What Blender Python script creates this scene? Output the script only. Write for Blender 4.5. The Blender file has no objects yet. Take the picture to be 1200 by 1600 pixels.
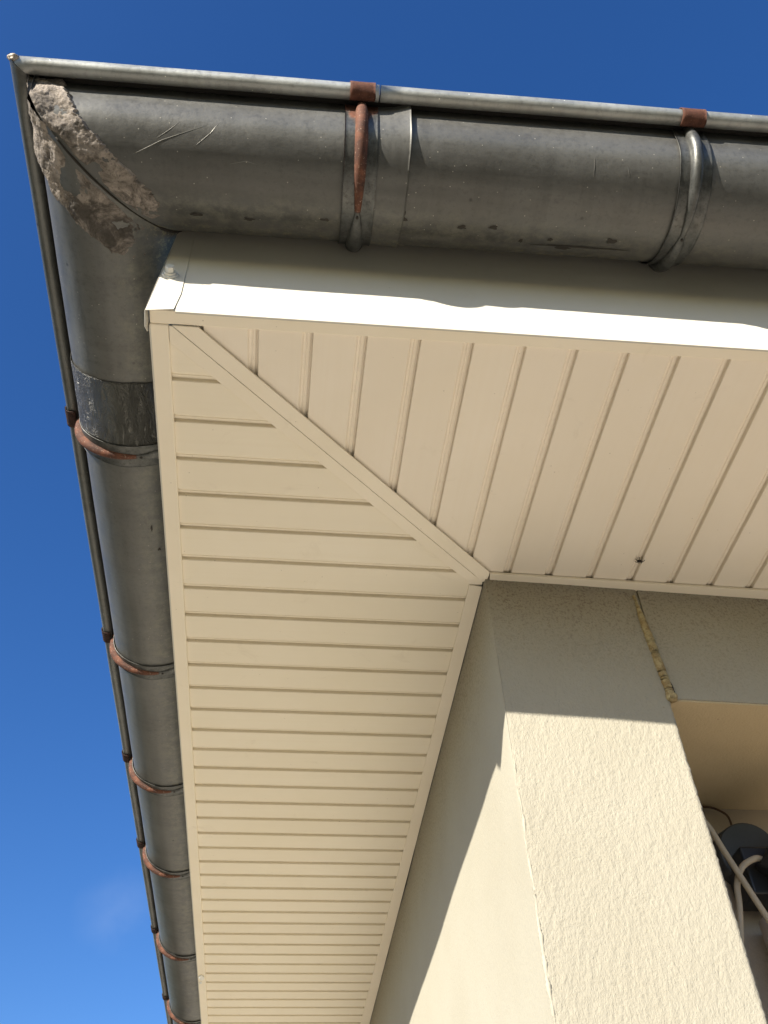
import bpy, math, random
from mathutils import Vector, Matrix, noise
R_ = math.radians
random.seed(7)
S = bpy.context.scene
COL = S.collection

# ------------------------------------------------------------------ camera
cam_d = bpy.data.cameras.new('camera'); cam = bpy.data.objects.new('camera', cam_d); COL.objects.link(cam)
cx_, cy_, cz_ = (0.9932, 0.0544, 0.1025), (-0.1102, 0.7179, 0.6873), (-0.0362, -0.6940, 0.7191)
rt = Vector((0.9932, -0.1102, -0.0362)); dn = Vector((0.0544, 0.7179, -0.6940)); fw = Vector((0.1025, 0.6873, 0.7191))
fw.normalize(); rt = (rt - fw * rt.dot(fw)).normalized(); dn = fw.cross(rt)
M = Matrix((rt, -dn, -fw)).transposed().to_4x4(); M.translation = Vector((0.2594, -0.9597, -1.4643))
cam.matrix_world = M
cam_d.sensor_fit = 'HORIZONTAL'; cam_d.sensor_width = 36.0; cam_d.lens = 36 * 1456.7 / 1200
cam_d.clip_start = 0.02; cam_d.clip_end = 3000
S.camera = cam

# ------------------------------------------------------------------ sun and sky
SUN = Vector((1.0, 1.01, -0.562)).normalized()          # direction the light travels
el = math.asin(-SUN.z)
az = math.atan2(-SUN.x, -SUN.y)                         # compass angle of the sun from +Y, towards +X
w = bpy.data.worlds.new('World'); S.world = w; w.use_nodes = True
wn = w.node_tree.nodes; wl = w.node_tree.links
for n in list(wn): wn.remove(n)
sky = wn.new('ShaderNodeTexSky'); sky.sky_type = 'NISHITA'; sky.sun_disc = False
sky.sun_elevation = el; sky.sun_rotation = az % (2 * math.pi)
sky.air_density = 1.0; sky.dust_density = 1.0; sky.ozone_density = 3.5; sky.altitude = 200
CLOUD = (-0.140, 0.913, 0.383)
bg = wn.new('ShaderNodeBackground'); bg.inputs['Strength'].default_value = 0.10
wo = wn.new('ShaderNodeOutputWorld')
hs = wn.new('ShaderNodeHueSaturation'); hs.inputs['Saturation'].default_value = 1.25; hs.inputs['Value'].default_value = .785; hs.inputs['Hue'].default_value = .512
wl.new(sky.outputs[0], hs.inputs['Color']); tcw = wn.new('ShaderNodeTexCoord')                       # one faint wisp of cloud low in the sky
dt = wn.new('ShaderNodeVectorMath'); dt.operation = 'DISTANCE'; wl.new(tcw.outputs['Generated'], dt.inputs[0]); dt.inputs[1].default_value = CLOUD
cn = wn.new('ShaderNodeTexNoise'); cn.inputs['Scale'].default_value = 16; cn.inputs['Detail'].default_value = 5; wl.new(tcw.outputs['Generated'], cn.inputs['Vector'])
r1 = wn.new('ShaderNodeMapRange'); wl.new(dt.outputs['Value'], r1.inputs['Value'])
r1.inputs['From Min'].default_value = .045; r1.inputs['From Max'].default_value = .0; r1.inputs['To Max'].default_value = 1.0
r2 = wn.new('ShaderNodeMapRange'); wl.new(cn.outputs['Fac'], r2.inputs['Value']); r2.inputs['From Min'].default_value = .40; r2.inputs['From Max'].default_value = .75; r2.inputs['To Max'].default_value = .13
mu = wn.new('ShaderNodeMath'); mu.operation = 'MULTIPLY'; wl.new(r1.outputs[0], mu.inputs[0]); wl.new(r2.outputs[0], mu.inputs[1])
mxw = wn.new('ShaderNodeMix'); mxw.data_type = 'RGBA'; wl.new(mu.outputs[0], mxw.inputs[0]); wl.new(hs.outputs[0], mxw.inputs[6]); mxw.inputs[7].default_value = (3.2, 3.6, 4.4, 1)
wl.new(mxw.outputs[2], bg.inputs['Color']); wl.new(bg.outputs[0], wo.inputs[0])
sd = bpy.data.lights.new('sun', 'SUN'); so = bpy.data.objects.new('sun', sd); COL.objects.link(so)
sd.energy = 4.4; sd.angle = R_(0.5); sd.color = (1.0, 0.93, 0.80)
so.rotation_euler = SUN.to_track_quat('-Z', 'Y').to_euler()
S.view_settings.view_transform = 'Standard'; S.view_settings.look = 'None'
S.view_settings.exposure = 1.41; S.view_settings.gamma = 1.0

# ------------------------------------------------------------------ node helpers
class Mat:
    def __init__(s, name):
        s.m = bpy.data.materials.new(name); s.m.use_nodes = True
        s.t = s.m.node_tree; s.n = s.t.nodes; s.l = s.t.links
        s.b = s.n['Principled BSDF']; s.pos = s.n.new('ShaderNodeNewGeometry').outputs['Position']
        s.obj = s.n.new('ShaderNodeTexCoord').outputs['Object']
    def put(s, sock, v):
        if isinstance(v, bpy.types.NodeSocket): s.l.new(v, sock)
        elif v is not None: sock.default_value = v
    def mapping(s, src, sc=(1, 1, 1), rot=(0, 0, 0), loc=(0, 0, 0)):
        n = s.n.new('ShaderNodeMapping'); s.l.new(src, n.inputs['Vector'])
        n.inputs['Scale'].default_value = sc; n.inputs['Rotation'].default_value = rot; n.inputs['Location'].default_value = loc
        return n.outputs[0]
    def noise(s, src, scale, detail=3, rough=.5, dist=0):
        n = s.n.new('ShaderNodeTexNoise'); s.l.new(src, n.inputs['Vector'])
        n.inputs['Scale'].default_value = scale; n.inputs['Detail'].default_value = detail
        n.inputs['Roughness'].default_value = rough; n.inputs['Distortion'].default_value = dist
        return n.outputs['Fac']
    def voro(s, src, scale, feature='F1'):
        n = s.n.new('ShaderNodeTexVoronoi'); s.l.new(src, n.inputs['Vector']); n.feature = feature
        n.inputs['Scale'].default_value = scale
        return n.outputs['Distance']
    def ramp(s, fac, stops, interp='LINEAR'):
        n = s.n.new('ShaderNodeValToRGB'); s.l.new(fac, n.inputs['Fac']); e = n.color_ramp.elements
        n.color_ramp.interpolation = interp
        while len(e) < len(stops): e.new(0.5)
        for i, (p, c) in enumerate(stops):
            e[i].position = p
            e[i].color = (c, c, c, 1) if isinstance(c, (int, float)) else (*c, 1)
        return n.outputs['Color']
    def mix(s, fac, a, b, mode='MIX'):
        n = s.n.new('ShaderNodeMix'); n.data_type = 'RGBA'; n.blend_type = mode
        s.put(n.inputs[0], fac)
        for sock, v in ((n.inputs[6], a), (n.inputs[7], b)):
            if isinstance(v, tuple): v = (*v, 1) if len(v) == 3 else v
            s.put(sock, v)
        return n.outputs[2]
    def math(s, op, a, b=None):
        n = s.n.new('ShaderNodeMath'); n.operation = op
        s.put(n.inputs[0], a); s.put(n.inputs[1], b)
        return n.outputs[0]
    def sep(s, v):
        n = s.n.new('ShaderNodeSeparateXYZ'); s.l.new(v, n.inputs[0]); return n.outputs
    def attr(s, name):
        n = s.n.new('ShaderNodeAttribute'); n.attribute_name = name; return n.outputs['Fac']
    def bump(s, h, strength, dist, prev=None):
        n = s.n.new('ShaderNodeBump'); s.l.new(h, n.inputs['Height'])
        n.inputs['Strength'].default_value = strength; n.inputs['Distance'].default_value = dist
        if prev is not None: s.l.new(prev, n.inputs['Normal'])
        return n.outputs[0]
    def out(s, color=None, rough=None, metal=None, normal=None, spec=None):
        s.put(s.b.inputs['Base Color'], (*color, 1) if isinstance(color, tuple) else color)
        s.put(s.b.inputs['Roughness'], rough); s.put(s.b.inputs['Metallic'], metal)
        if normal is not None: s.put(s.b.inputs['Normal'], normal)
        if spec is not None: s.b.inputs['Specular IOR Level'].default_value = spec
        return s.m

# ------------------------------------------------------------------ materials
def mat_pvc(name, base, stripes=None):
    m = Mat(name)
    a = m.noise(m.pos, 3.0, 4, .6); b = m.noise(m.pos, 55, 4, .6)
    c = m.mix(m.ramp(a, [(.35, 0.0), (.7, 1.0)]), base, tuple(x * f for x, f in zip(base, (.955, .945, .91))))
    if stripes:
        st = m.noise(m.mapping(m.pos, (90, 1.2, 1) if stripes == 'x' else (1.2, 90, 1)), 1.0, 3, .6)
        c = m.mix(m.ramp(st, [(.45, 0.0), (.8, .30)]), c, tuple(x * f for x, f in zip(base, (.93, .90, .85))))
    if stripes:
        q = m.sep(m.pos)[0 if stripes == 'x' else 1]
        idx = m.math('FLOOR', m.math('DIVIDE', m.math('SUBTRACT', q, .1886 if stripes == 'x' else .1248), .1 if stripes == 'x' else .0999))
        wn_ = m.n.new('ShaderNodeTexWhiteNoise'); wn_.noise_dimensions = '1D'; m.l.new(idx, wn_.inputs['W'])
        c = m.mix(m.math('MULTIPLY', wn_.outputs['Value'], .5), c, tuple(x * f for x, f in zip(base, (.93, .915, .89))))
        dst = m.noise(m.mapping(m.pos, (1, 1, 1), loc=(2, 8, 3)), 70, 5, .8)
        gz = m.ramp(m.sep(m.pos)[2], [(.0005, 0.0), (.005, 1.0)])
        c = m.mix(m.math('MULTIPLY', m.ramp(dst, [(.50, 0.0), (.75, .35)]), gz), c, tuple(x * .72 for x in base))
    spots = m.voro(m.pos, 26)
    c = m.mix(m.ramp(spots, [(.015, .55), (.045, 0.0)]), c, (.30, .24, .17))
    smu = m.noise(m.mapping(m.pos, (1, 1, 1), loc=(4, 2, 1)), 9, 5, .7, .8)
    c = m.mix(m.ramp(smu, [(.62, 0.0), (.80, .25)]), c, (.52, .43, .31))
    n = m.bump(a, .25, .02); n = m.bump(b, .10, .0012, n)
    return m.out(c, m.ramp(b, [(.3, .42), (.7, .56)]), 0, n, .35)
PVC_X = mat_pvc('cream_soffit_plastic_front', (.89, .805, .685), 'x')
PVC_Y = mat_pvc('cream_soffit_plastic_side', (.89, .81, .665), 'y')
PVC = mat_pvc('cream_trim_plastic', (.89, .805, .665))
FAS = mat_pvc('cream_painted_fascia_metal', (.58, .555, .50))

def zinc(name, along='x', dark=1.0, tint=(1, 1, 1), metal=.18):
    m = Mat(name)
    sc = (1, 1, 1)
    ax = (1.1, 16, 16) if along == 'x' else (16, 1.1, 16)
    rn = (26, 2.2, 2.2) if along == 'x' else (2.2, 26, 2.2)
    lng = m.noise(m.mapping(m.pos, ax), 1.0, 5, .65)
    run = m.noise(m.mapping(m.pos, rn), 1.0, 4, .6)
    cl = m.noise(m.mapping(m.pos, (1, 1, 1), loc=(7, 3, 1)), 2.6, 3, .5)
    blo = m.noise(m.pos, 9, 6, .6); fine = m.noise(m.pos, 95, 6, .75)
    c = m.mix(m.ramp(blo, [(.30, 0.0), (.72, 1.0)]), (.070, .070, .067), (.112, .112, .107))
    c = m.mix(m.ramp(lng, [(.45, 0.0), (.72, .5)]), c, (.135, .134, .126))
    c = m.mix(m.ramp(run, [(.50, 0.0), (.66, .35)]), c, (.048, .047, .043))
    c = m.mix(m.ramp(cl, [(.42, 0.0), (.65, .45)]), c, (.082, .077, .066))
    bnd = m.noise(m.mapping(m.pos, (.45, 9, 9) if along == 'x' else (9, .45, 9), loc=(2, 6, 5)), 1.0, 3, .55)
    c = m.mix(m.ramp(bnd, [(.36, .75), (.50, 0.0)]), c, (.046, .045, .041))
    c = m.mix(m.ramp(bnd, [(.54, 0.0), (.70, .5)]), c, (.150, .149, .142))
    c = m.mix(m.ramp(fine, [(.36, .35), (.50, 0.0)]), c, (.040, .039, .036))
    tr = m.math('ADD', m.sep(m.pos)[1 if along == 'x' else 0], .5 if along == 'x' else .445)
    low = m.ramp(tr, [(.315, 0.0), (.365, 1.0)])
    chalk = m.noise(m.mapping(m.pos, (1, 1, 1), loc=(3, 1, 0)), 34, 7, .8)
    c = m.mix(m.math('MULTIPLY', m.ramp(chalk, [(.44, 0.0), (.64, .60)]), low), c, (.165, .158, .125))
    crumb = m.noise(m.mapping(m.pos, (1, 1, 1), loc=(1, 9, 4)), 75, 5, .8)
    vlow = m.ramp(tr, [(.400, 0.0), (.425, 1.0)])
    c = m.mix(m.math('MULTIPLY', m.ramp(crumb, [(.54, 0.0), (.60, .8)]), vlow), c, (.24, .22, .14))
    sc2 = m.voro(m.pos, 52)
    c = m.mix(m.ramp(sc2, [(.03, .8), (.075, 0.0)]), c, (.36, .34, .29))
    sc3 = m.voro(m.mapping(m.pos, (1, 1, 1), loc=(.3, .7, .1)), 13)
    c = m.mix(m.ramp(sc3, [(.03, .85), (.065, 0.0)]), c, (.020, .018, .016))
    rough = m.ramp(m.mix(.5, blo, fine), [(.3, .34), (.7, .58)])
    n = m.bump(cl, .35, .03); n = m.bump(blo, .2, .010, n); n = m.bump(fine, .25, .0012, n)
    c = m.mix(1.0, c, tuple(dark * q for q in tint), 'MULTIPLY')
    return m.out(c, rough, metal, n, .5)
ZINC_X = zinc('weathered_zinc_front', 'x'); ZINC_Y = zinc('weathered_zinc_side', 'y')
BEAD_LIT = zinc('rim_zinc_painted_lit', 'x', 3.7, (.95, .98, 1.0), .45)  # lit copy: the bright front highlight is put into the colour
BEAD_DIM = zinc('rim_zinc_painted_dim', 'y', 1.7, (.95, .98, 1.0), .5)  # dim copy of the rim zinc, less light put into its colour

def mat_strap():
    m = Mat('zinc_strap_with_rust')
    blo = m.noise(m.obj, 22, 5, .65, .5); fine = m.noise(m.obj, 190, 4, .7)
    zc_ = m.mix(m.ramp(blo, [(.35, 0.0), (.65, 1.0)]), (.055, .057, .055), (.135, .136, .13))
    zc_ = m.mix(m.ramp(fine, [(.35, .6), (.48, 0.0)]), zc_, (.04, .038, .034))
    ru = m.mix(m.ramp(blo, [(.38, 0.0), (.60, 1.0)]), (.040, .015, .009), (.135, .050, .027))
    ru = m.mix(m.ramp(fine, [(.60, 0.0), (.68, .8)]), ru, (.34, .24, .18))
    ru = m.mix(m.ramp(fine, [(.30, .7), (.42, 0.0)]), ru, (.075, .030, .020))
    f = m.attr('rust')
    k = m.ramp(m.math('ADD', f, m.math('MULTIPLY', m.math('SUBTRACT', blo, .5), .7)), [(.42, 0.0), (.58, 1.0)])
    c = m.mix(k, zc_, ru)
    n = m.bump(fine, .35, .0012)
    return m.out(c, m.ramp(k, [(0, .42), (1, .80)]), m.ramp(k, [(0, .55), (1, 0.0)]), n, .4)
STRAP = mat_strap()

def mat_rustclip(name, a, b):
    m = Mat(name)
    blo = m.noise(m.obj, 60, 5, .7); fine = m.noise(m.obj, 330, 4, .7)
    c = m.mix(m.ramp(blo, [(.35, 0.0), (.65, 1.0)]), a, b)
    c = m.mix(m.ramp(fine, [(.60, 0.0), (.70, .7)]), c, (.25, .17, .12))
    return m.out(c, .85, 0, m.bump(fine, .5, .0012), .3)
CLIP = mat_rustclip('brown_rust', (.055, .021, .014), (.115, .047, .030))
CLIP_SHADED = mat_rustclip('brown_rust_painted_shaded', (.018, .010, .009), (.050, .022, .016))  # darker copy of the clip rust, shade painted in for the side clips

def mat_mortar():
    m = Mat('crumbling_mortar')
    a = m.noise(m.pos, 24, 6, .7, .8); b = m.noise(m.pos, 160, 5, .75)
    c = m.mix(m.ramp(a, [(.34, 0.0), (.62, 1.0)]), (.095, .083, .072), (.335, .292, .256))
    c = m.mix(m.ramp(b, [(.33, .65), (.47, 0.0)]), c, (.045, .036, .030))
    lf = m.noise(m.mapping(m.pos, (1, 1, 1), loc=(1, 5, 2)), 15, 5, .7, 1.0)
    c = m.mix(m.ramp(lf, [(.50, 0.0), (.62, .85)]), c, (.055, .049, .043))
    n = m.bump(a, .6, .006); n = m.bump(b, .9, .0035, n)
    return m.out(c, .92, 0, n, .2)
MORTAR = mat_mortar()

def mat_tape():
    m = Mat('wrinkled_bitumen_foil')
    wr = m.noise(m.mapping(m.pos, (48, 13, 34)), 1.0, 5, .65, 1.6)
    b = m.noise(m.pos, 30, 5, .7)
    c = m.mix(b, (.05, .049, .045), (.15, .147, .135))
    n = m.bump(m.ramp(wr, [(.35, 0.0), (.5, 1.0), (.65, 0.0)]), 1.0, .007)
    return m.out(c, .40, .30, n, .5)
TAPE = mat_tape()

def mat_stucco(name, base, rough_k, dirt_shade, vertical=True):
    m = Mat(name)
    st = m.mapping(m.pos, (1, 1, .62))
    g1 = m.noise(st, 210, 4, .6, .4); g2 = m.noise(st, 85, 3, .6); big = m.noise(m.pos, 2.4, 4, .6)
    c = m.mix(m.ramp(big, [(.35, 0.0), (.7, 1.0)]), base, tuple(x * f for x, f in zip(base, (.93, .92, .90))))
    c = m.mix(m.ramp(g1, [(.32, .16), (.45, 0.0)]), c, tuple(x * .6 for x in base))
    if dirt_shade:
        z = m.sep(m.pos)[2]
        # speckled stains on the upper render, plus a painted darker tint for soffit shade
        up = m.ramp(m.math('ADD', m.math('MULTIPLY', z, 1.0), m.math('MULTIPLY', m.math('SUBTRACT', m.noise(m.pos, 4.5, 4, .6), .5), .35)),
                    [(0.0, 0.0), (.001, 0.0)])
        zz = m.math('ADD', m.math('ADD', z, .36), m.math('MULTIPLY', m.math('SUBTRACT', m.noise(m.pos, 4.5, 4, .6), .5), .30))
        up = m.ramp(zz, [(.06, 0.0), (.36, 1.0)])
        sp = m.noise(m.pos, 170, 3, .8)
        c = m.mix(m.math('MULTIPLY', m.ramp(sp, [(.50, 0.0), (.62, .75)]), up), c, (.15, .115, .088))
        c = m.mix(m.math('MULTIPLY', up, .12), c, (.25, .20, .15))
    pk = m.voro(m.pos, 19)
    c = m.mix(m.ramp(pk, [(.02, .6), (.05, 0.0)]), c, (.25, .19, .13))
    n = m.bump(g2, .45 * rough_k, .004); n = m.bump(g1, .8 * rough_k, .0022, n)
    return m.out(c, .93, 0, n, .15)
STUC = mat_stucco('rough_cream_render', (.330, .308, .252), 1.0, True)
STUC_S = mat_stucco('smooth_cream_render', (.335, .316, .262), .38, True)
STUC_C = mat_stucco('tan_render', (.50, .40, .25), .8, False)
STUC_B = mat_stucco('pinkish_grey_render', (.46, .39, .32), .5, False)

def plain(name, col, rough, metal=0, scale=60, amt=.3, bumpd=.001, spec=.4):
    m = Mat(name); a = m.noise(m.obj, scale, 5, .65)
    c = m.mix(a, col, tuple(x * (1 - amt) for x in col))
    return m.out(c, rough, metal, m.bump(a, .4, bumpd), spec)
BLACK = plain('black_plastic', (.020, .021, .023), .38, 0, 30, .3)
GREYD = plain('dark_grey_plastic', (.085, .088, .094), .5, 0, 24, .4)  # dark grey, lighter than the black plastic
CABLE = plain('beige_cable_sheath', (.55, .45, .32), .55, 0, 40, .35)
WIRE = plain('brown_wire', (.10, .052, .03), .6)
PIPE = plain('pale_plastic_pipe', (.62, .52, .44), .5, 0, 8, .15)
SCREW = plain('white_painted_screw', (.74, .72, .66), .35, 0, 200, .35)
GAP = plain('dark_gap', (.03, .025, .02), .9)
BUG = plain('insect_black', (.025, .018, .014), .5)
def mat_foam():
    m = Mat('yellowed_foam'); a = m.noise(m.pos, 45, 5, .7); b = m.noise(m.pos, 160, 4, .7)
    c = m.mix(m.ramp(a, [(.38, 0.0), (.62, 1.0)]), (.24, .17, .08), (.40, .345, .20))
    c = m.mix(m.ramp(b, [(.30, .8), (.44, 0.0)]), c, (.09, .055, .03))
    return m.out(c, .8, 0, m.bump(a, .6, .004), .3)
FOAM = mat_foam()
def mat_roof():
    m = Mat('clay_roof_tiles'); b = m.n.new('ShaderNodeTexBrick'); m.l.new(m.mapping(m.pos, (1, 1, 1)), b.inputs['Vector'])
    b.inputs['Scale'].default_value = 3; b.inputs['Color1'].default_value = (.28, .11, .06, 1); b.inputs['Color2'].default_value = (.22, .09, .05, 1)
    b.inputs['Mortar'].default_value = (.08, .04, .03, 1)
    return m.out(b.outputs[0], .85)
ROOF = mat_roof()
def mat_ground():
    m = Mat('unseen_pale_paving'); a = m.noise(m.pos, 1.3, 6, .6); b = m.noise(m.pos, 40, 4, .7)
    c = m.mix(a, (.64, .585, .49), (.53, .48, .40)); c = m.mix(m.math('MULTIPLY', b, .3), c, (.40, .35, .28))
    return m.out(c, .9, 0, m.bump(b, .3, .004), .2)
GROUND = mat_ground()
def mat_lawn():
    m = Mat('unseen_lawn'); a = m.noise(m.pos, .8, 6, .7); b = m.noise(m.pos, 60, 4, .7)
    c = m.mix(a, (.050, .049, .032), (.080, .072, .048)); c = m.mix(m.math('MULTIPLY', b, .5), c, (.03, .05, .015))
    return m.out(c, .95, 0, m.bump(b, .6, .02), .1)
LAWN = mat_lawn()

# ------------------------------------------------------------------ object helpers
def thing(name, label, cat, loc=(0, 0, 0), group=None):
    o = bpy.data.objects.new(name, None); COL.objects.link(o); o.location = loc; o.empty_display_size = .05
    o['label'] = label; o['category'] = cat
    if group: o['group'] = group
    return o
def tag(o, label, cat, group=None):
    o['label'] = label; o['category'] = cat
    if group: o['group'] = group
    return o
def mesh(name, verts, faces, mat, parent=None, smooth=False, base=None, kind=None, bevel=0, attr=None, smooth_angle=None):
    """world-space verts; the object sits at its parent's base (or its own base)"""
    b = Vector(base) if base is not None else (Vector(parent_base(parent)) if parent else Vector((0, 0, 0)))
    me = bpy.data.meshes.new(name)
    me.from_pydata([tuple(Vector(v) - b) for v in verts], [], faces); me.materials.append(mat)
    me.validate(); me.update()
    if smooth: me.polygons.foreach_set('use_smooth', [True] * len(me.polygons))
    if attr:
        at = me.attributes.new(attr[0], 'FLOAT', 'POINT'); at.data.foreach_set('value', attr[1])
    o = bpy.data.objects.new(name, me); COL.objects.link(o)
    if parent: o.parent = parent
    elif base is not None: o.location = b
    if kind: o['kind'] = kind
    if bevel:
        md = o.modifiers.new('bevel', 'BEVEL'); md.width = bevel; md.segments = 3; md.limit_method = 'ANGLE'; md.angle_limit = R_(40)
    return o
def parent_base(p):
    v = Vector((0, 0, 0))
    while p is not None: v += p.location; p = p.parent
    return v
def slab(poly, z0, z1):
    """prism on a plan polygon (x,y); z0 / z1 may be callables"""
    n = len(poly); f0 = z0 if callable(z0) else (lambda x, y: z0); f1 = z1 if callable(z1) else (lambda x, y: z1)
    area = sum(poly[i][0] * poly[(i + 1) % n][1] - poly[(i + 1) % n][0] * poly[i][1] for i in range(n))
    if area < 0: poly = poly[::-1]
    v = [(x, y, f0(x, y)) for x, y in poly] + [(x, y, f1(x, y)) for x, y in poly]
    f = [tuple(range(n - 1, -1, -1)), tuple(range(n, 2 * n))] + [(i, (i + 1) % n, n + (i + 1) % n, n + i) for i in range(n)]
    return v, f
def boxv(x0, x1, y0, y1, z0, z1): return slab([(x0, y0), (x1, y0), (x1, y1), (x0, y1)], z0, z1)
def join(*parts):
    V = []; F = []
    for v, f in parts:
        k = len(V); V += list(v); F += [tuple(i + k for i in q) for q in f]
    return V, F
def grid(nu, nv, fn, closed_u=False, flip=False):
    V = [fn(i, j) for i in range(nu) for j in range(nv)]; F = []
    for i in range(nu if closed_u else nu - 1):
        for j in range(nv - 1):
            a = i * nv + j; b = ((i + 1) % nu) * nv + j
            q = (a, b, b + 1, a + 1); F.append(q[::-1] if flip else q)
    return V, F
def tube(path, rad, seg=10, cap=True, flat=1.0):
    P = [Vector(p) for p in path]; n = len(P); V = []; F = []
    up = Vector((0, 0, 1))
    for i, p in enumerate(P):
        t = (P[min(i + 1, n - 1)] - P[max(i - 1, 0)]).normalized()
        a = t.cross(up)
        if a.length < 1e-3: a = t.cross(Vector((1, 0, 0)))
        a.normalize(); b = a.cross(t).normalized()
        r = rad(i / (n - 1)) if callable(rad) else rad
        for k in range(seg):
            an = 2 * math.pi * k / seg
            V.append(p + a * (r * math.cos(an)) + b * (r * flat * math.sin(an)))
    for i in range(n - 1):
        for k in range(seg):
            a = i * seg + k; b = i * seg + (k + 1) % seg
            F.append((a, b, b + seg, a + seg))
    if cap: F += [tuple(range(seg))[::-1], tuple(range((n - 1) * seg, n * seg))]
    return V, F
def bez(pts, n=24):
    """Catmull-Rom through pts"""
    P = [Vector(p) for p in pts]; P = [P[0] * 2 - P[1]] + P + [P[-1] * 2 - P[-2]]; out = []
    for i in range(1, len(P) - 2):
        for k in range(n):
            t = k / n; a, b, c, d = P[i - 1:i + 3]
            out.append(.5 * ((2 * b) + (c - a) * t + (2 * a - 5 * b + 4 * c - d) * t * t + (3 * b - a - 3 * c + d) * t ** 3))
    out.append(P[-2]); return out
def nz(x, y=0, z=0): return noise.noise(Vector((x, y, z)))

# ------------------------------------------------------------------ plan of the eaves (soffit underside is z = 0)
def fy(x): return -.033 - .012 * x                       # fascia face, front
def soy(x): return -.003 - .012 * x                      # inner edge of the front edge trim
def wty(x): return .597 + .0205 * x                      # inner edge of the front wall trim
def wy(x): return .632 + .032 * (x - .73)                # front wall face
def lox(y): return -.008 + .0008 * y                     # left fascia face
def lix(y): return .027 + .0002 * y                      # inner edge of the left edge trim
def ltx(y): return .695 + .0085 * (y - .65)              # inner edge of the left wall trim
def wx(y): return .729 + .0117 * (y - .64)               # left wall face
XE, YE = 4.2, 13.0
RG, RB = .135, .0150
ZC, ZS, Y0, YS, X0, XS = .322, -.0091, -.1680, -.0235, -.1133, .0064
def ayz(x): return Y0 + YS * x, ZC + ZS * x              # front gutter axis
def axz(y): return X0 + XS * y, ZC                       # side gutter axis
cxx, cyy = X0, Y0
for _ in range(6): cyy = Y0 + YS * cxx; cxx = X0 + XS * cyy

# ------------------------------------------------------------------ unseen ground, pale and dark areas shaped to tune bounced light
g = mesh('unseen_paving', *boxv(-2.0, 22, -1.5, 26, -3.30, -3.0), GROUND, kind='structure')
l = mesh('unseen_lawn', *boxv(-400, 400, -400, 400, -3.40, -3.06), LAWN, kind='structure')

# ------------------------------------------------------------------ house walls
house = thing('house', 'cream rendered house corner under the overhanging eaves', 'house', (wx(.64), wy(.73), -3.0))
def front_wall():
    dx = .0026; x0, x1 = wx(.63), 1.100; nx = int((x1 - x0) / dx); z0, z1 = -1.35, .03; nz_ = int((z1 - z0) / .0032)
    def fn(i, j):
        x = x0 + (x1 - x0) * i / (nx - 1); z = z1 + (z0 - z1) * j / (nz_ - 1)
        d = .00032 * nz(x * 190, 3.1, z * 135) + .0004 * nz(x * 70, 1, z * 26) + .0015 * nz(x * 6, 2, z * 5)
        e = max(0, 1 - (x1 - x) / .008); e2 = max(0, 1 - (x - x0) / .010)
        xx = x + (.0016 * nz(5, 7, z * 42) + .0014 * nz(1, 3, z * 120)) * (1 if i == nx - 1 else e) 
        return (xx - (0.001 * e2 * nz(2, 2, z * 50)), wy(x) + d + .004 * e * e + .0006 * e2 * e2, z)
    V, F = grid(nx, nz_, fn, flip=True)
    last = [(nx - 1) * nz_ + j for j in range(nz_)]
    k = len(V)
    V += [(1.100, 1.115, V[a][2]) for a in last]         # reveal of the opening
    F += [(last[j], last[j + 1], k + j + 1, k + j) for j in range(nz_ - 1)]
    return V, F
mesh('pillar', *front_wall(), STUC, house, smooth=True)
mesh('pillar_foot', *slab([(wx(.63), wy(.73)), (1.100, wy(1.1)), (1.100, 1.11), (.76, 1.11)], -3.0, -1.3499), STUC, house)
def side_wall():
    ys = [wy(.73) + (12.9 - wy(.73)) * (i / 120) ** 1.6 for i in range(121)]
    zs = [.03 - 3.03 * j / 60 for j in range(61)]
    def fn(i, j):
        y, z = ys[i], zs[j]; e = 1 if i else 0
        return (wx(y) + .003 * nz(y * 2, 5, z * 2) * e + .0012 * e * nz(y * 9, 1, z * 9), y, z)
    return grid(121, 61, fn)
mesh('side_wall', *side_wall(), STUC_S, house, smooth=True)
mesh('lintel', *slab([(1.1012, wy(1.104) + .001), (XE, wy(XE) + .001), (XE, wy(XE) + .16), (1.1012, wy(1.104) + .16)], -.318, .03), STUC, house, bevel=.0015)
mesh('loggia_ceiling', *boxv(1.1005, XE, wy(1.1) + .1603, 1.3, -.316, -.20), STUC_C, house)
mesh('lintel_soffit', *slab([(1.1045, wy(1.104) + .0040), (XE, wy(XE) + .0040), (XE, wy(XE) + .16), (1.1045, wy(1.104) + .16)], -.3225, -.3182), STUC_C, house)
mesh('loggia_wall', *boxv(1.1005, XE, 1.115, 1.30, -3.0, -.3165), STUC_B, house)
# raised render bead running down the corner
cb = []
for j in range(170):
    z = -.10 - 1.5 * j / 169
    cb.append((wx(.63) + .0022 + .0020 * nz(z * 14, 1, 1), wy(.73) + .0022 + .0008 * nz(z * 19, 4, 2), z))
def cbr(t):
    z = -.10 - 1.5 * t
    r = .0014 + .0016 * min(1, max(0, (-z - .42) / .15)) + .0014 * nz(z * 33, 7, 7)
    for zc in (-.83, -.872, -.91, -1.02): r += .0026 * math.exp(-((z - zc) / .010) ** 2)
    return max(r, .0008)
mesh('corner_bead', *tube(cb, cbr, 10), plain('pale_corner_render', (.36, .335, .272), .9, 0, 90, .25, .002), house, smooth=True)
# hidden body of the house closes the volume and carries the roof
mesh('house_core', *slab([(.80, 1.32), (XE, 1.32), (XE, 12.9), (.93, 12.9)], -3.0, .05), STUC_B, house)
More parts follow.
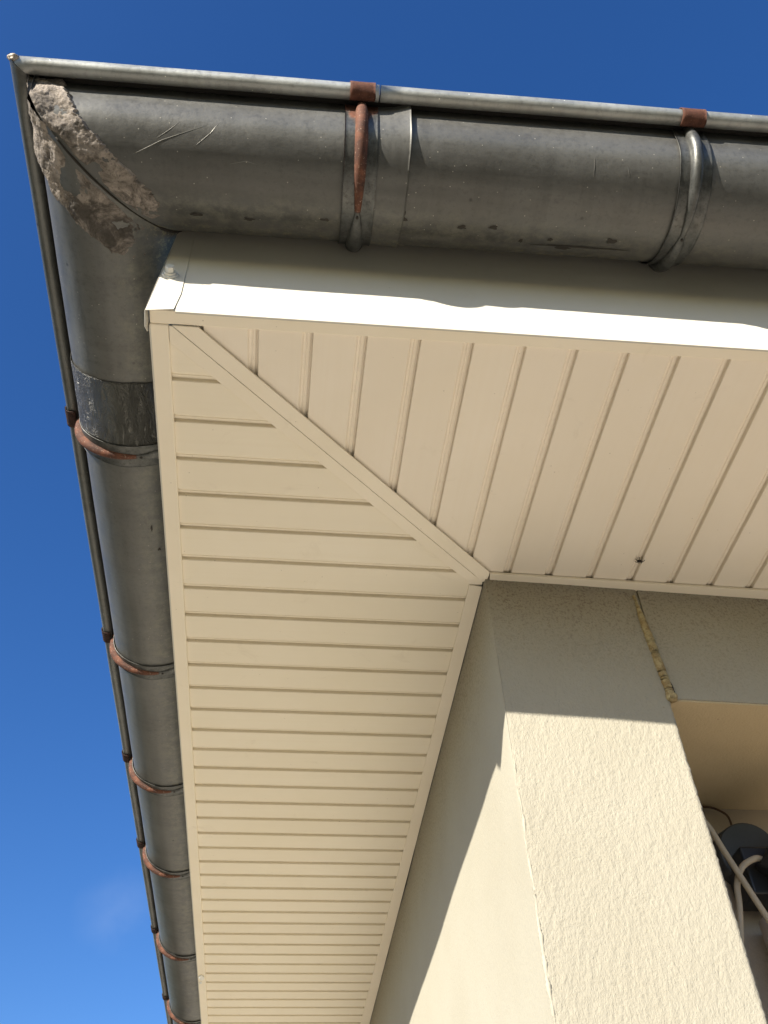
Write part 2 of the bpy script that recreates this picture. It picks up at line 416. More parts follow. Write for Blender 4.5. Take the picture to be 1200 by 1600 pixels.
# unseen roof over everything, added behind the gutters to block sky light
rz = lambda x, y: .44 + .50 * min(max(min(x + .08, y + .08), 0), 3.2)
def roofm():
    xs = [-.08, .1, .4, .8, 1.2, 1.6, 2, 2.6, 3.1, XE]; ysr = [-.10, .1, .4, .8, 1.2, 1.6, 2, 2.6, 3.1, 6, YE]
    V, F = grid(len(xs), len(ysr), lambda i, j: (xs[i], ysr[j], rz(xs[i], ysr[j])))
    k = len(V); V2, F2 = grid(len(xs), len(ysr), lambda i, j: (xs[i], ysr[j], rz(xs[i], ysr[j]) - .05), flip=True)
    return join((V, F), (V2, F2))
mesh('roof', *roofm(), ROOF, house)

# yellowed foam squeezed out of the joint between pillar and lintel
fp = [(1.088, -.030), (1.091, -.10), (1.096, -.18), (1.100, -.25), (1.104, -.30), (1.104, -.325)]
path = bez([(x, wy(x) - .0005, z) for x, z in fp], 16)
path = [p + Vector((.0016 * nz(p.z * 60, 1, 0), -.0006 * nz(p.z * 80, 2, 0), 0)) for p in path]
def fr(t): return .0045 + .0062 * min(1, t * 3) + .0030 * nz(t * 6, 9, 1) + .0006 * nz(t * 37, 2, 1) + (.003 * math.exp(-((t - .93) / .05) ** 2))
foam = mesh('foam_filling', *tube(path, fr, 12, flat=.9), FOAM, base=path[0], smooth=True)
tag(foam, 'yellow brown foam bead in the joint between pillar and lintel', 'filler')
ck = [(p.x + .006 + .001 * nz(p.z * 50), p.y - .0050, p.z) for p in path[52:74]]
mesh('torn_crack', *tube(ck, lambda t: .0030 * math.sin(math.pi * t) + .0003, 6), GAP, foam, base=None)

# ------------------------------------------------------------------ soffit panels
PX0, PITCH = .1886, .1
def profile(start, end, first, pitch):
    """cross section of boards: (position, height); the recess lies before each joint line, its step right on it"""
    pts = [(start, 0.0)]; k = math.ceil((start - first) / pitch)
    while True:
        j = first + k * pitch; k += 1
        if j > end: break
        if j - .022 <= start: continue
        pts += [(j - .0215, 0.0), (j - .0195, .0012), (j - .0175, .0050), (j - .0160, .0060), (j - .0125, .0060), (j - .0118, .0048), (j - .0100, .0048), (j - .0093, .0062), (j - .0052, .0066), (j - .0048, .0098), (j - .0010, .0098), (j - .0004, .0014), (j + .0008, 0.0)]
    pts.append((end, 0.0)); return pts
def y_top(x): return .933 * x - .080                     # mitre edge of the front boards
def x_top(y): return 1.094 * y - .010                    # mitre edge of the side boards
soff = thing('soffit', 'cream plastic board soffit over the front wall', 'soffit', (1.0, .3, 0))
V = []; F = []
for x, z in profile(.052, XE, PX0, PITCH):
    ya = fy(x) + .006; yb = min(y_top(x) + .022, wty(x) + .020)
    if yb < ya: yb = ya
    V += [(x, ya, z), (x, yb, z)]
F = [(2 * i, 2 * i + 1, 2 * i + 3, 2 * i + 2) for i in range(len(V) // 2 - 1)]
mesh('board_panel', V, F, PVC_X, soff)
soffs = thing('soffit', 'cream plastic board soffit over the side wall, along the long gutter', 'soffit', (.35, 2.0, 0))
V = []; F = []
for y, z in profile(.030, YE, .1248, .0999):
    xa = lox(y) + .006; xb = max(xa, min(x_top(y), ltx(y) + .018))
    sl = .010 if x_top(y) < ltx(y) + .018 else 0.0
    V += [(xa, y, z), (max(xa, xb - sl), y, z), (xb, y, z if sl == 0 else -.0006), (xb + .010, y, z if sl == 0 else -.0006)]
F = []
for i in range(len(V) // 4 - 1):
    for k in range(3): F.append((4 * i + k, 4 * i + k + 1, 4 * i + k + 5, 4 * i + k + 4))
mesh('board_panel', V, F, PVC_Y, soffs)
# trims (each a thin profile standing a few mm below the boards)
def xs_list(a, b, n): return [a + (b - a) * i / n for i in range(n + 1)]
P = [(x, soy(x)) for x in xs_list(.0275, XE, 12)]; Q = [(x, fy(x) + .0012) for x in xs_list(-.006, XE, 12)]
V, F = slab(Q + P[::-1] + [(-.006, soy(0))], -.0045, .0035)
mesh('edge_trim', V, F, PVC, soff, bevel=.002)
P = [(lox(y) + .0, y) for y in xs_list(-.0022, YE, 10)]; Q = [(lix(y), y) for y in xs_list(-.0022, YE, 10)]
mesh('edge_trim', *slab(P + Q[::-1], -.0048, .0032), PVC, soffs, bevel=.003)
P = [(x, wty(x)) for x in xs_list(.7365, XE, 8)]; Q = [(x, wy(x) + .007) for x in xs_list(.7400, XE, 8)]
mesh('wall_trim', *slab(P + Q[::-1], -.0085, -.0012), PVC, soff, bevel=.0012)
P = [(ltx(y), y) for y in xs_list(.657, YE, 8)]; Q = [(wx(y) - .0022, y) for y in xs_list(.662, YE, 8)]
mesh('wall_trim', *slab(P + [(Q[-1])] + Q[-2::-1], -.0060, -.0010), PVC, soffs, bevel=.0012)
mesh('shadow_gap', *slab([(wx(y) - .0020, y) for y in xs_list(.655, YE, 4)] + [(wx(y) + .006, y) for y in xs_list(.655, YE, 4)][::-1], -.0010, .0035), GAP, soffs)
# mitre cover strip between both soffits
ms = thing('mitre_strip', 'narrow cream cover strip along the diagonal joint of the soffits', 'trim', (.38, .30, 0))
up_ = [(.0800, -.0030), (.735, .6095)]; lo_ = [(.0335, -.0030), (.700, .6195)]
mesh('cover', *slab([lo_[0], up_[0], up_[1], (.7355, .6190), (.733, .640), (.7235, .6430), lo_[1]], -.0075, -.0035), PVC, ms, bevel=.0009)
mesh('flange', *slab([(.0275, .0000), (.0330, .0000), (.6995, .6220), (.7255, .6440), (.7255, .6560), (.6930, .6560), (.6820, .6400), (.0275, .0360)], -.0052, -.0020), PVC, ms, bevel=.0012)

# ------------------------------------------------------------------ fascias
fas = thing('fascia', 'cream metal fascia board under the front gutter', 'fascia', (.04, -.033, .15))
nx = 260
def ff(i, j):
    x = .0405 + (XE - .0405) * (i / (nx - 1)) ** 1.5; t = j / 9; z = .0 + .42 * t
    wob = (.0016 * nz(x * 2.6, 1, z * 3) + .0009 * nz(x * 6, 2, z * 5)) * min(1, t * 4) * min(1, (x - .04) * 8)
    return (x, fy(x) + wob, z)
V, F = grid(nx, 10, ff, flip=True)
k = len(V)
V += [(V[i * 10][0], V[i * 10][1] + .0015, -.0062) for i in range(nx)]     # small folded lip
F += [(i * 10, k + i, k + i + 1, (i + 1) * 10)[::1] for i in range(nx - 1)]
k2 = len(V); V += [(V[i * 10][0], V[i * 10][1] + .0060, -.0055) for i in range(nx)]
F += [(k + i, k2 + i, k2 + i + 1, k + i + 1) for i in range(nx - 1)]
mesh('face_sheet', V, F, FAS, fas, smooth=False)
# corner cap: proud sheet with a return on the side and a crooked lower edge
a = .0022
cv = [(-.0125, fy(0) - a, -.013), (.0375, fy(0) - a, -.0030), (.0440, fy(0) - a, .05), (.0452, fy(0) - a, .292), (.0125, fy(0) - a, .292)]
ret = [(-.0125, fy(0) - a, -.013), (.0060, fy(0) - a, .200), (.0060, .045, .200), (-.0105, .040, .045), (-.0110, .010, -.012), (-.0115, -.012, -.030)]
V = cv + [(x + (0 if i else 0), y + .0012, z) for i, (x, y, z) in enumerate(cv)] + ret + [(x + .0012, y, z) for x, y, z in ret]
F = [(0, 1, 2, 3, 4), (9, 8, 7, 6, 5), (0, 5, 6, 1), (1, 6, 7, 2), (2, 7, 8, 3)]
b = 10; F += [tuple(b + i for i in (5, 4, 3, 2, 1, 0)), tuple(b + 6 + i for i in range(6))] + [(b + i, b + (i + 1) % 6, b + 6 + (i + 1) % 6, b + 6 + i) for i in range(6)]
mesh('corner_cap', V, F, FAS, fas)
# screw: washer, collar, hexagon head
sx, sz = .0168, .113; sy = fy(0) - a
def disc_y(x, z, y0, y1, r0, r1, seg=24, ph=0):
    V = [(x + r0 * math.cos(2 * math.pi * k / seg + ph), y0, z + r0 * math.sin(2 * math.pi * k / seg + ph)) for k in range(seg)]
    V += [(x + r1 * math.cos(2 * math.pi * k / seg + ph), y1, z + r1 * math.sin(2 * math.pi * k / seg + ph)) for k in range(seg)]
    F = [(k, (k + 1) % seg, seg + (k + 1) % seg, seg + k) for k in range(seg)] + [tuple(range(seg))[::-1], tuple(range(seg, 2 * seg))]
    return V, F
scr = mesh('screw', *join(disc_y(sx, sz, sy, sy - .0035, .0150, .0135), disc_y(sx, sz, sy - .0035, sy - .0075, .0112, .0104), disc_y(sx, sz, sy - .0075, sy - .0185, .0088, .0080, 6, .3)), SCREW, fas, bevel=.0006)
fasl = thing('fascia', 'cream fascia edge behind the long side gutter', 'fascia', (-.008, .1, .1))
mesh('face_sheet', *slab([(lox(y), y) for y in (.0, YE)] + [(lox(y) + .003, y) for y in (YE, .0)], -.0050, .210), FAS, fasl)
# white dab on the side edge trim
dab = []
for i in range(9):
    for j in range(12):
        pass
def blob(c, r, seed, sx=1, sy=1, sz=1, n=14):
    V = []; F = []
    for i in range(n + 1):
        for j in range(n):
            t = math.pi * i / n; p = 2 * math.pi * j / n
            d = Vector((math.sin(t) * math.cos(p), math.sin(t) * math.sin(p), math.cos(t)))
            k = r * (1 + .45 * nz(d.x * 1.7 + seed, d.y * 1.7, d.z * 1.7))
            V.append((c[0] + d.x * k * sx, c[1] + d.y * k * sy, c[2] + d.z * k * sz))
    for i in range(n):
        for j in range(n): F.append((i * n + j, i * n + (j + 1) % n, (i + 1) * n + (j + 1) % n, (i + 1) * n + j))
    return V, F
d_ = mesh('paint_dab', *join(blob((.010, 3.141, -.0052), .013, 3, 1, 2.2, .5), blob((.006, 3.20, -.0050), .006, 8, 1, 2.0, .4)), plain('white_filler', (.92, .90, .84), .6), base=(.01, 3.14, -.005), smooth=True)
tag(d_, 'small white dab of filler on the side edge trim of the soffit, near the bottom', 'filler')

# ------------------------------------------------------------------ gutters
def prof(deg, r):
    t = min(1, max(0, (222 - deg) / 40)); return r - .0125 * t * t * (3 - 2 * t)
def radial(wing, s, th, r):
    """point on a gutter: s = position along the axis, th = angle (180 = outer rim, 270 = lowest, 360 = back rim)"""
    c, sn = math.cos(th), math.sin(th); r = prof(math.degrees(th), r)
    if wing == 'f':
        y, z = ayz(s); return (s, y + r * c, z + r * sn)
    x, z = axz(s); return (x + r * c, s, z + r * sn)
def mitre_s(wing, th, r):
    c = math.cos(th)
    return cxx + r * c if wing == 'f' else cyy + r * c
def trough(wing, s_end, s_breaks):
    nt = 64
    def col(rr, inner):
        def fn(i, j):
            th = R_(174.5) + R_(185.5) * j / (nt - 1)
            s = mitre_s(wing, th, rr) if i == 0 else max(s_breaks[i], mitre_s(wing, th, rr) + .0004 * i)
            d = .0011 * nz(s * 3.3, th * 1.7, 4 if wing == 'f' else 9) + .0005 * nz(s * 11, th * 5, 2)
            return radial(wing, s, th, rr + (d if rr == RG else d))
        return grid(len(s_breaks), nt, fn, flip=inner if wing == 'f' else not inner)
    return join(col(RG, False), col(RG - .003, True))
def breaks(s0, s1, n, p=1.5): return [s0 + (s1 - s0) * (i / n) ** p for i in range(n + 1)]
gut = thing('gutter', 'weathered zinc half round gutter across the top, along the front', 'gutter', (cxx, cyy, ZC))
guts = thing('gutter', 'weathered zinc half round gutter running down the left, along the side', 'gutter', (cxx, cyy, ZC))
mesh('trough', *trough('f', XE, breaks(cxx - RG, XE, 150)), ZINC_X, gut, smooth=True)
mesh('trough', *trough('l', YE, breaks(cyy - RG, YE, 170)), ZINC_Y, guts, smooth=True)
def sun_stop_flange(wing, s1, n):  # added strip that stops sun leaking between trough and fascia
    V = []
    for i in range(n + 1):
        for r_, dz in ((RG - .001, .0), (RG - .004, .03), (RG + .020, .100)):
            s0 = (cxx if wing == 'f' else cyy) + r_; s = s0 + (s1 - s0) * i / n
            if wing == 'f': y, z = ayz(s); V.append((s, max(y + r_, fy(s) + .006) if dz > .05 else y + r_, z + dz))
            else: x, z = axz(s); V.append((x + r_, s, z + dz))
    return V, [(3 * i + k, 3 * i + k + 1, 3 * i + k + 4, 3 * i + k + 3) for i in range(n) for k in range(2)]
mesh('sun_stop_flange', *sun_stop_flange('f', XE, 40), ZINC_X, gut)
mesh('sun_stop_flange', *sun_stop_flange('l', YE, 40), ZINC_Y, guts)
# rolled rim: closed roll of sheet, with a thin slot where it curls back to the trough
def rim(wing, s0, s1, n, first):
    seg = 22; V = []; F = []
    for i in range(n + 1):
        s = s0 + (s1 - s0) * i / n
        for k in range(seg):
            an = 2 * math.pi * k / seg; c, sn = math.cos(an), math.sin(an)
            off = -(RG + RB * .96) + RB * c
            ss = s
            if i == 0 and first: ss = (cxx if wing == 'f' else cyy) + off
            wv = .0009 * nz(s * 3, 3, 3 if wing == 'f' else 8)
            if wing == 'f': y, z = ayz(ss); V.append((ss, y + off + wv, z + .002 + RB * sn))
            else: x, z = axz(ss); V.append((x + off + wv, ss, z + .002 + RB * sn))
    for i in range(n):
        for k in range(seg):
            a = i * seg + k; b = i * seg + (k + 1) % seg; F.append((a, b, b + seg, a + seg))
    F += [tuple(range(seg)), tuple(range(n * seg, (n + 1) * seg))]
    return V, F
mesh('rolled_rim', *join(rim('f', cxx - RG, .3855, 40, True), rim('f', .3880, XE, 90, False)), BEAD_LIT, gut, smooth=True)
mesh('rolled_rim', *rim('l', cyy - RG, YE, 160, True), BEAD_DIM, guts, smooth=True)
# narrow flat lip between trough and roll
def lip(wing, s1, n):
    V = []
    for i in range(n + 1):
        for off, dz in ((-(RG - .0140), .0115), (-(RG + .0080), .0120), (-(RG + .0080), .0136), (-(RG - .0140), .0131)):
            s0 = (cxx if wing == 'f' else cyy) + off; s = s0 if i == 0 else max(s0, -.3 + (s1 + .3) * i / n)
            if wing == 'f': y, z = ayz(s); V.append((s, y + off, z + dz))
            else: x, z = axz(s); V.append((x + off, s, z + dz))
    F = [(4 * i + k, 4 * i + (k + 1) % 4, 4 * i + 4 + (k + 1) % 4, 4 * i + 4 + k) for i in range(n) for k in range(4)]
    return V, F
LIP_SHADE = plain('painted_lip_shade', (.022, .020, .017), .95, 0, 60, .4)  # near-black colour paints the shadow band between rim and trough
mesh('lip', *lip('f', XE, 60), LIP_SHADE, gut)
mesh('lip', *lip('l', YE, 80), LIP_SHADE, guts)
# band (sleeve, tape) wrapped round a trough
def band(wing, s0, s1, t0, t1, r0, lift=None, ns=16, nt=60, thick=.0016, wob=0.0):
    def fn(i, j):
        t = R_(t0 + (t1 - t0) * j / (nt - 1)); s = s0 + (s1 - s0) * i / (ns - 1)
        s += wob * nz(t * 3, 5, 1 if i < ns / 2 else 6) * (1 if i in (0, ns - 1) else .5)
        r = r0 + (lift(i / (ns - 1), math.degrees(t)) if lift else 0)
        return radial(wing, s, t, r)
    V, F = grid(ns, nt, fn, flip=wing == 'f' and False)
    ring = [0] * 0
    k = len(V)
    V2, F2 = grid(ns, nt, lambda i, j: fn_in(fn(i, j), wing, thick), flip=True)
    edges = []
    for j in range(nt - 1):
        for i in (0, ns - 1):
            a = i * nt + j; edges.append((a, a + 1, k + a + 1, k + a))
    for i in range(ns - 1):
        for j in (0, nt - 1):
            a = i * nt + j; b = (i + 1) * nt + j; edges.append((a, b, k + b, k + a))
    return V + V2, F + [tuple(q + k for q in f) for f in F2] + edges
def fn_in(p, wing, th):
    if wing == 'f': y, z = ayz(p[0]); d = Vector((0, p[1] - y, p[2] - z))
    else: x, z = axz(p[1]); d = Vector((p[0] - x, 0, p[2] - z))
    d.normalize(); return tuple(Vector(p) - d * th)
def sleeve_lift(u, deg):
    return .0008 + .0016 * u + .010 * max(0, u) ** 2 * max(0, (252 - deg) / 70) ** 1.3
mesh('sleeve', *band('f', .384, .446, 180.5, 352, RG + .0018, sleeve_lift, 18, 80, .0014, .002), ZINC_X, gut, smooth=True)
def tape_lift(u, deg):
    return .0008 * (1 + nz(u * 4, deg * .05, 3)) + .0013 * abs(nz(u * 9 + deg * .05, deg * .11, 7))
mesh('foil_patch', *band('l', .278, .450, 181, 350, RG + .0022, tape_lift, 40, 140, .0012, .006), TAPE, guts, smooth=True)
# crumbling mortar smeared over the mitre, one patch on each wing
def lerp_tab(tab, t):
    if t <= tab[0][0]: return tab[0][1]
    for (a, va), (b, vb) in zip(tab, tab[1:]):
        if t <= b: return va + (vb - va) * (t - a) / (b - a)
    return tab[-1][1]
FT = [(180, -.186), (188, -.184), (200, -.170), (212, -.156), (229, -.127), (236, -.108), (248, -.076), (259, -.052), (273, -.020), (286, -.002), (300, -.016), (312, -.05)]
LT = [(180, -.255), (196, -.225), (207, -.178), (220, -.139), (230, -.111), (242, -.089), (257, -.052), (272, -.028), (286, -.006), (300, -.012), (312, -.045)]
def mortar(wing):
    tab = FT if wing == 'f' else LT
    ns, nt = 90, 190; V = []; sd_ = 11 if wing == 'f' else 23
    for i in range(ns):
        for j in range(nt):
            deg = 181 + 127 * j / (nt - 1); th = R_(deg)
            s0 = mitre_s(wing, th, RG) - .0015; s1 = lerp_tab(tab, deg) + .009 * nz(deg * .13, sd_, 0) + .006 * nz(deg * .45, sd_, 4) + .004 * nz(deg * 1.3, sd_, 2)
            w_ = max(s1 - s0, .001); u = i / (ns - 1); s = s0 + w_ * u
            n1 = nz(s * 24, th * 3.6, sd_); n2 = nz(s * 75, th * 10, sd_ + 3); n3 = nz(s * 190, th * 26, sd_ + 5)
            h = .0030 + .0042 * n1 + .0020 * n2 + .0014 * n3
            if deg < 238: h += .0040 * min(1, (238 - deg) / 30)
            e = min(1, (1 - u) / .10) * min(1, (308 - deg) / 6)
            h = h * (.35 + .65 * max(0, e) ** .5) - .006 * (1 - max(0, e))
            # bare places: the fold itself and a smooth dirty area on the side wing
            dm = (s - s0)
            if deg > 226:
                q = math.exp(-((dm - .004) / (.007 if wing == 'f' else .009)) ** 2) * min(1, (deg - 226) / 12)
                h -= .0105 * q
            if wing == 'f':
                h -= .006 * math.exp(-((deg - 216) / 13) ** 2 - ((u - .55) / .30) ** 2)       # trowelled smooth patch
                h -= .008 * max(0, nz(s * 19, th * 3.1, 41) * 1.3 + .12) * min(1, max(0, (deg - 238) / 12))
            else:
                h -= .009 * max(0, nz(s * 16, th * 2.4, 5) + .10) * min(1, max(0, (deg - 225) / 12))
            V.append(radial(wing, s, th, RG + .0012 + h))
    F = []
    for i in range(ns - 1):
        for j in range(nt - 1):
            a = i * nt + j; F.append((a, a + 1, a + nt + 1, a + nt))
    return V, F
mesh('mortar_patch', *mortar('f'), MORTAR, gut, smooth=True)
mesh('mortar_patch', *mortar('l'), MORTAR, guts, smooth=True)
# the folded seam that shows in the mitre
V = []
fold = [Vector(radial('f', mitre_s('f', R_(d), RG), R_(d), RG + .0010 + .0008 * nz(d * .2))) for d in range(238, 362, 2)]
mesh('seam', *tube(fold, lambda t: .0018 + .0005 * math.sin(t * 9) + (.0022 if t > .64 else .0007 * nz(t * 40)), 8), GAP, gut, smooth=True)
# solder blob on the outer corner of the rim
oc = (cxx - RG - RB * 1.2, cyy - RG - RB * 1.2, ZC + .002)
mesh('solder', *blob((cxx - RG - RB * 1.5, cyy - RG - RB * 1.5, ZC + .001), .0085, 5, 1.2, 1, .9), plain('dull_solder', (.42, .36, .30), .6, .3, 90, .5, .002), gut, smooth=True)
# scratches and scrapes on the sheet: shallow raised burrs
def scratch(pts, r=.0003):
    P = []
    for (s, d), (s2, d2) in zip(pts, pts[1:] + pts[-1:]):
        for k in range(8):
            ss = s + (s2 - s) * k / 8; th = R_(d + (d2 - d) * k / 8)
            dd = .0011 * nz(ss * 3.3, th * 1.7, 4) + .0005 * nz(ss * 11, th * 5, 2)
            P.append(Vector(radial('f', ss, th, RG + dd + .0001)))
        if (s, d) == (s2, d2): break
    P = [p for i, p in enumerate(P) if i == 0 or (p - P[i - 1]).length > 1e-6]
    return tube(P, lambda t: r * (.25 + math.sin(math.pi * min(max(t, 0), 1))), 5)
sc_ = [scratch([(-.052, 246), (-.03, 241), (.0, 234), (.04, 227), (.075, 221)]), scratch([(-.01, 233), (.012, 226), (.03, 219)], .00025), scratch([(.06, 236), (.085, 226), (.10, 217)], .00025), scratch([(.12, 248), (.15, 245), (.17, 247)], .00025), scratch([(.79, 222), (.79, 238)], .0005), scratch([(.853, 228), (.858, 236)], .0004)]
SCR = plain('bright_scratch', (.24, .235, .22), .4, .6)
for q in sc_: mesh('scratch', *q, SCR, gut)
def stain(wing, s, deg, rs, rd, seed):
    n = 26; V = [radial(wing, s, R_(deg), RG + .0026)]
    for k in range(n):
        a = 2 * math.pi * k / n; q = 1 + .8 * nz(math.cos(a) * 1.4 + seed, math.sin(a) * 1.4, seed)
        V.append(radial(wing, s + rs * q * math.cos(a), R_(deg + rd * q * math.sin(a)), RG + .0014))
    return V, [(0, 1 + k, 1 + (k + 1) % n) for k in range(n)]
TAR = plain('old_tar_marks', (.035, .030, .024), .75, 0, 60, .4)
st = [stain('f', .79, 300.5, .085, 1.0, 2), stain('f', .765, 303, .016, 2.0, 5), stain('f', .68, 297, .004, 2.2, 7), stain('f', .735, 293, .005, 2, 8), stain('f', .56, 286, .009, 2, 3), stain('f', .62, 284, .010, 1.6, 4),
      stain('f', .44, 280, .013, 5, 6), stain('f', .06, 292, .011, 1.6, 9), stain('f', .155, 293, .010, 1.4, 10), stain('f', .30, 288, .008, 1.5, 11), stain('f', .855, 290, .012, 2.6, 12)]
for q in st: mesh('tar_stain', *q, TAR, gut, smooth=True)
sts = [stain('l', .72, 285, .010, 1.0, 2), stain('l', .80, 291, .006, 1.4, 4), stain('l', .95, 299, .008, 1.6, 5), stain('l', 1.85, 297, .014, 1.5, 7), stain('l', 2.35, 298, .03, 1.2, 8)]
for q in sts: mesh('tar_stain', *q, TAR, guts, smooth=True)

# ------------------------------------------------------------------ gutter brackets (built for the front wing, axis along local X)
def make_bracket(rusty, clipmat, label):
    t = thing('gutter_bracket', label, 'bracket', (0, 0, 0), 'rusty gutter brackets under both gutters')
    W = .031
    def pt(x, deg, r):
        r = prof(deg, r); return (x, r * math.cos(R_(deg)), r * math.sin(R_(deg)))
    # strap: thin band with lipped edges
    ns, nt = 21, 96; V = []; A = []
    for side in (0, 1):
        for i in range(ns):
            for j in range(nt):
                deg = 180.5 + 170 * j / (nt - 1); u = -1 + 2 * i / (ns - 1); x = u * W
                r = RG + .0036 + .0012 * nz(deg * .04, u, 4) + .0014 * math.exp(-((abs(u) - 1) / .08) ** 2) - side * .0018
                V.append(pt(x + .0007 * nz(deg * .06, 3 * u, 1), deg, r))
                near = max(0, 1 - (deg - 180) / (52 - 26 * abs(u))) if deg < 232 else 0
                A.append((.28 + near * .75 - .18 * abs(u) if deg < 222 else .05) * (1 if rusty else .1))
    F = []
    for side in (0, 1):
        o_ = side * ns * nt
        for i in range(ns - 1):
            for j in range(nt - 1):
                a = o_ + i * nt + j; q = (a, a + 1, a + nt + 1, a + nt); F.append(q if not side else q[::-1])
    h_ = ns * nt
    for j in range(nt - 1):
        for i in (0, ns - 1):
            a = i * nt + j; F.append((a, a + 1, h_ + a + 1, h_ + a))
    for i in range(ns - 1):
        for j in (0, nt - 1):
            a = i * nt + j; F.append((a, a + nt, h_ + a + nt, h_ + a))
    mesh('strap', V, F, STRAP, t, smooth=True, attr=('rust', A))
    # rib pressed out of the band
    def width(d):
        return lerp_tab([(178, .0075), (186, .0098), (200, .0125), (235, .0118), (262, .0085), (279, .0055), (290, .0105), (312, .0165), (330, .0170), (345, .012)], d)
    def high(d):
        return lerp_tab([(178, .006), (184, .013), (200, .0165), (235, .0145), (262, .009), (279, .0035), (290, .0075), (312, .0150), (330, .0165), (345, .008)], d)
    nk, nj = 22, 130; V = []; A = []
    for j in range(nj):
        d = 178 + 167 * j / (nj - 1)
        for k in range(nk):
            a = math.pi * k / (nk - 1)
            wv = 1 + .10 * nz(d * .05, 2, 2)
            V.append(pt(math.cos(a) * width(d) * wv, d, RG + .0030 + math.sin(a) ** .9 * high(d)))
            A.append((1.0 if d < 272 else max(0, 1 - (d - 272) / 12)) * (1 if rusty else 0))
    F = [(j * nk + k, j * nk + k + 1, (j + 1) * nk + k + 1, (j + 1) * nk + k) for j in range(nj - 1) for k in range(nk - 1)]
    F += [tuple(range(nk)), tuple(range((nj - 1) * nk, nj * nk))[::-1]]
    mesh('rib', V, F, STRAP, t, smooth=True, attr=('rust', A))
    mesh('hole', *stub(pt, 281.5), GAP, t)
    # clip bent round the rolled rim
    cw = .0225; V = []; n = 26; m_ = 9
    for side in (0, 1):
        for i in range(m_):
            u = -1 + 2 * i / (m_ - 1)
            for j in range(n):
                a = R_(28 + 272 * j / (n - 1))                # from the top, round the outside, to the underside
                r = RB + (.0036 if not side else .0014) + .0008 * nz(u * 2, j * .3, 3)
                x = u * cw + .0018 * nz(j * .25, u * 3, 8) + (.0035 * (j / n) * (1 if u > 0 else -1) * .3)
                V.append((x, -(RG + RB * .96) + r * math.cos(a), r * math.sin(a)))
    F = []
    for side in (0, 1):
        o_ = side * n * m_
        for i in range(m_ - 1):
            for j in range(n - 1):
                a = o_ + i * n + j; q = (a, a + n, a + n + 1, a + 1); F.append(q if not side else q[::-1])
    hh = n * m_
    for j in range(n - 1):
        for i in (0, m_ - 1):
            a = i * n + j; F.append((a, a + 1, hh + a + 1, hh + a))
    for i in range(m_ - 1):
        for j in (0, n - 1):
            a = i * n + j; F.append((a, a + n, hh + a + n, hh + a))
    mesh('rim_clip', V, F, clipmat, t, smooth=True)
    return t
def stub(pt, d):
    V = []; n = 12
    for r in (RG + .0068, RG + .0088):
        for k in range(n):
            a = 2 * math.pi * k / n; V.append(pt(.0026 * math.cos(a), d + 1.3 * math.sin(a), r))
    return V, [(k, (k + 1) % n, n + (k + 1) % n, n + k) for k in range(n)] + [tuple(range(n, 2 * n))]
ORD = ['nearest the mitre', 'second from the mitre', 'third from the mitre', 'fourth from the mitre', 'fifth from the mitre', 'sixth from the mitre']
b1 = make_bracket(True, CLIP, 'bracket with fully rusted clip and rib, left one on the front gutter')
y_, z_ = ayz(.358); b1.location = (.358, y_, z_); b1.rotation_euler = (0, 0, math.atan(YS))
b2 = make_bracket(False, CLIP, 'bracket with bare grey rib and rusty clip, right one on the front gutter')
y_, z_ = ayz(.986); b2.location = (.986, y_, z_); b2.rotation_euler = (0, 0, math.atan(YS))
proto = make_bracket(True, CLIP_SHADED, 'gutter bracket with rust brown rib on the side gutter, just below the foil patch')
BY = [.484, 1.312, 1.985, 2.625, 3.455, 4.31, 5.1, 5.9]
LAB = ['gutter bracket with rust brown rib on the side gutter, just below the foil patch',
       'rusty bracket on the side gutter, second down from the mitred corner',
       'rusty bracket on the side gutter, third down from the mitred corner',
       'rusty bracket on the side gutter, fourth down from the mitred corner',
       'rusty bracket on the side gutter, fifth down from the mitred corner',
       'rusty bracket on the side gutter, sixth down from the mitred corner',
       'rusty bracket on the side gutter, seventh down from the mitred corner',
       'rusty bracket on the side gutter, farthest from the mitred corner']
for i, yb in enumerate(BY):
    o = proto if i == 0 else proto.copy()
    if i:
        COL.objects.link(o)
        for ch in list(proto.children):
            c = ch.copy(); COL.objects.link(c); c.parent = o
    x_, z_ = axz(yb); o.location = (x_, yb, z_); o.rotation_euler = (0, 0, R_(-90) - math.atan(XS)); o['label'] = LAB[i]

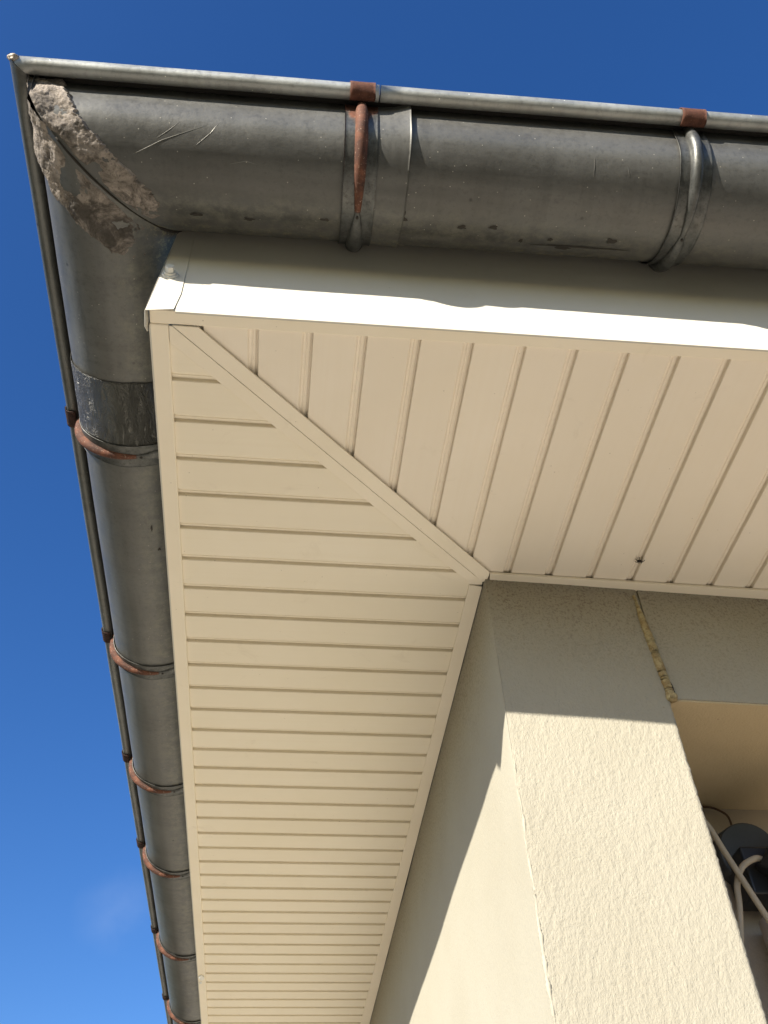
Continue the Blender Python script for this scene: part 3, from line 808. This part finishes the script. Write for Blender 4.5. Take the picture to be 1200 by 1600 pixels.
# ------------------------------------------------------------------ things in the recess
lampT = thing('floodlight', 'black lamp with a round back plate on the wall in the recess', 'lamp', (1.43, 1.113, -.45))
def cyl_between(p, q, r0, r1, seg=40):
    p, q = Vector(p), Vector(q)
    return tube([p, p.lerp(q, .5), q], lambda t: r0 + (r1 - r0) * t, seg)
mesh('back_plate', *cyl_between((1.405, 1.113, -.452), (1.402, 1.060, -.460), .078, .074), GREYD, lampT, bevel=.004)
mesh('housing', *boxv(1.345, 1.50, 1.00, 1.098, -.585, -.472), BLACK, lampT, bevel=.006)
mesh('lamp_head', *cyl_between((1.395, .985, -.56), (1.52, .93, -.44), .045, .058), BLACK, lampT, bevel=.004)
cab = mesh('cable', *tube(bez([(1.11, 1.0, -.335), (1.19, .96, -.37), (1.250, .95, -.435), (1.282, .95, -.522), (1.333, .95, -.672), (1.41, .95, -.88)], 14), .0068, 12), CABLE, base=(1.3, .92, -.55), smooth=True)
tag(cab, 'straight beige cable crossing in front of the black lamp', 'cable')
c2 = mesh('cable', *tube(bez([(1.385, .985, -.512), (1.353, .966, -.520), (1.318, .966, -.540), (1.294, .966, -.578), (1.282, .966, -.63), (1.262, .966, -.70), (1.235, .97, -.80)], 14), .0070, 12), CABLE, base=(1.31, .96, -.6), smooth=True)
tag(c2, 'beige cable bending down in a loop out of the black lamp', 'cable')
c3 = mesh('wire', *tube(bez([(1.30, 1.10, -.322), (1.345, 1.09, -.325), (1.375, 1.09, -.335), (1.392, 1.09, -.352), (1.396, 1.095, -.385)], 12), .0028, 8), WIRE, base=(1.35, 1.09, -.32), smooth=True)
tag(c3, 'thin brown wire bent over above the black lamp', 'wire')
pp = mesh('drainpipe', *tube([(1.425, 1.04, -.625 - .59 * i) for i in range(5)], .062, 40), PIPE, base=(1.425, 1.04, -3.0), smooth=True)
tag(pp, 'pale plastic pipe standing behind the pillar at the right edge', 'pipe')

# ------------------------------------------------------------------ insect on the soffit
bx, by = 1.079, .548
parts = [blob((bx, by, -.0045), .0042, 2, 1.5, .8, .7, 10), blob((bx + .006, by + .003, -.0035), .0026, 4, 1, 1, .8, 8)]
for k, (dx, dy) in enumerate([(-.012, .008), (-.014, -.004), (-.004, -.012), (.006, -.012), (.012, .012), (.000, .013), (.018, .001)]):
    parts.append(tube(bez([(bx, by, -.004), (bx + dx * .4, by + dy * .4, -.0065), (bx + dx * .75, by + dy * .75, -.001)], 4), .0007, 5))
bug = mesh('insect', *join(*parts), BUG, base=(bx, by, 0), smooth=True)
tag(bug, 'small dark dead insect stuck to a soffit board', 'insect')
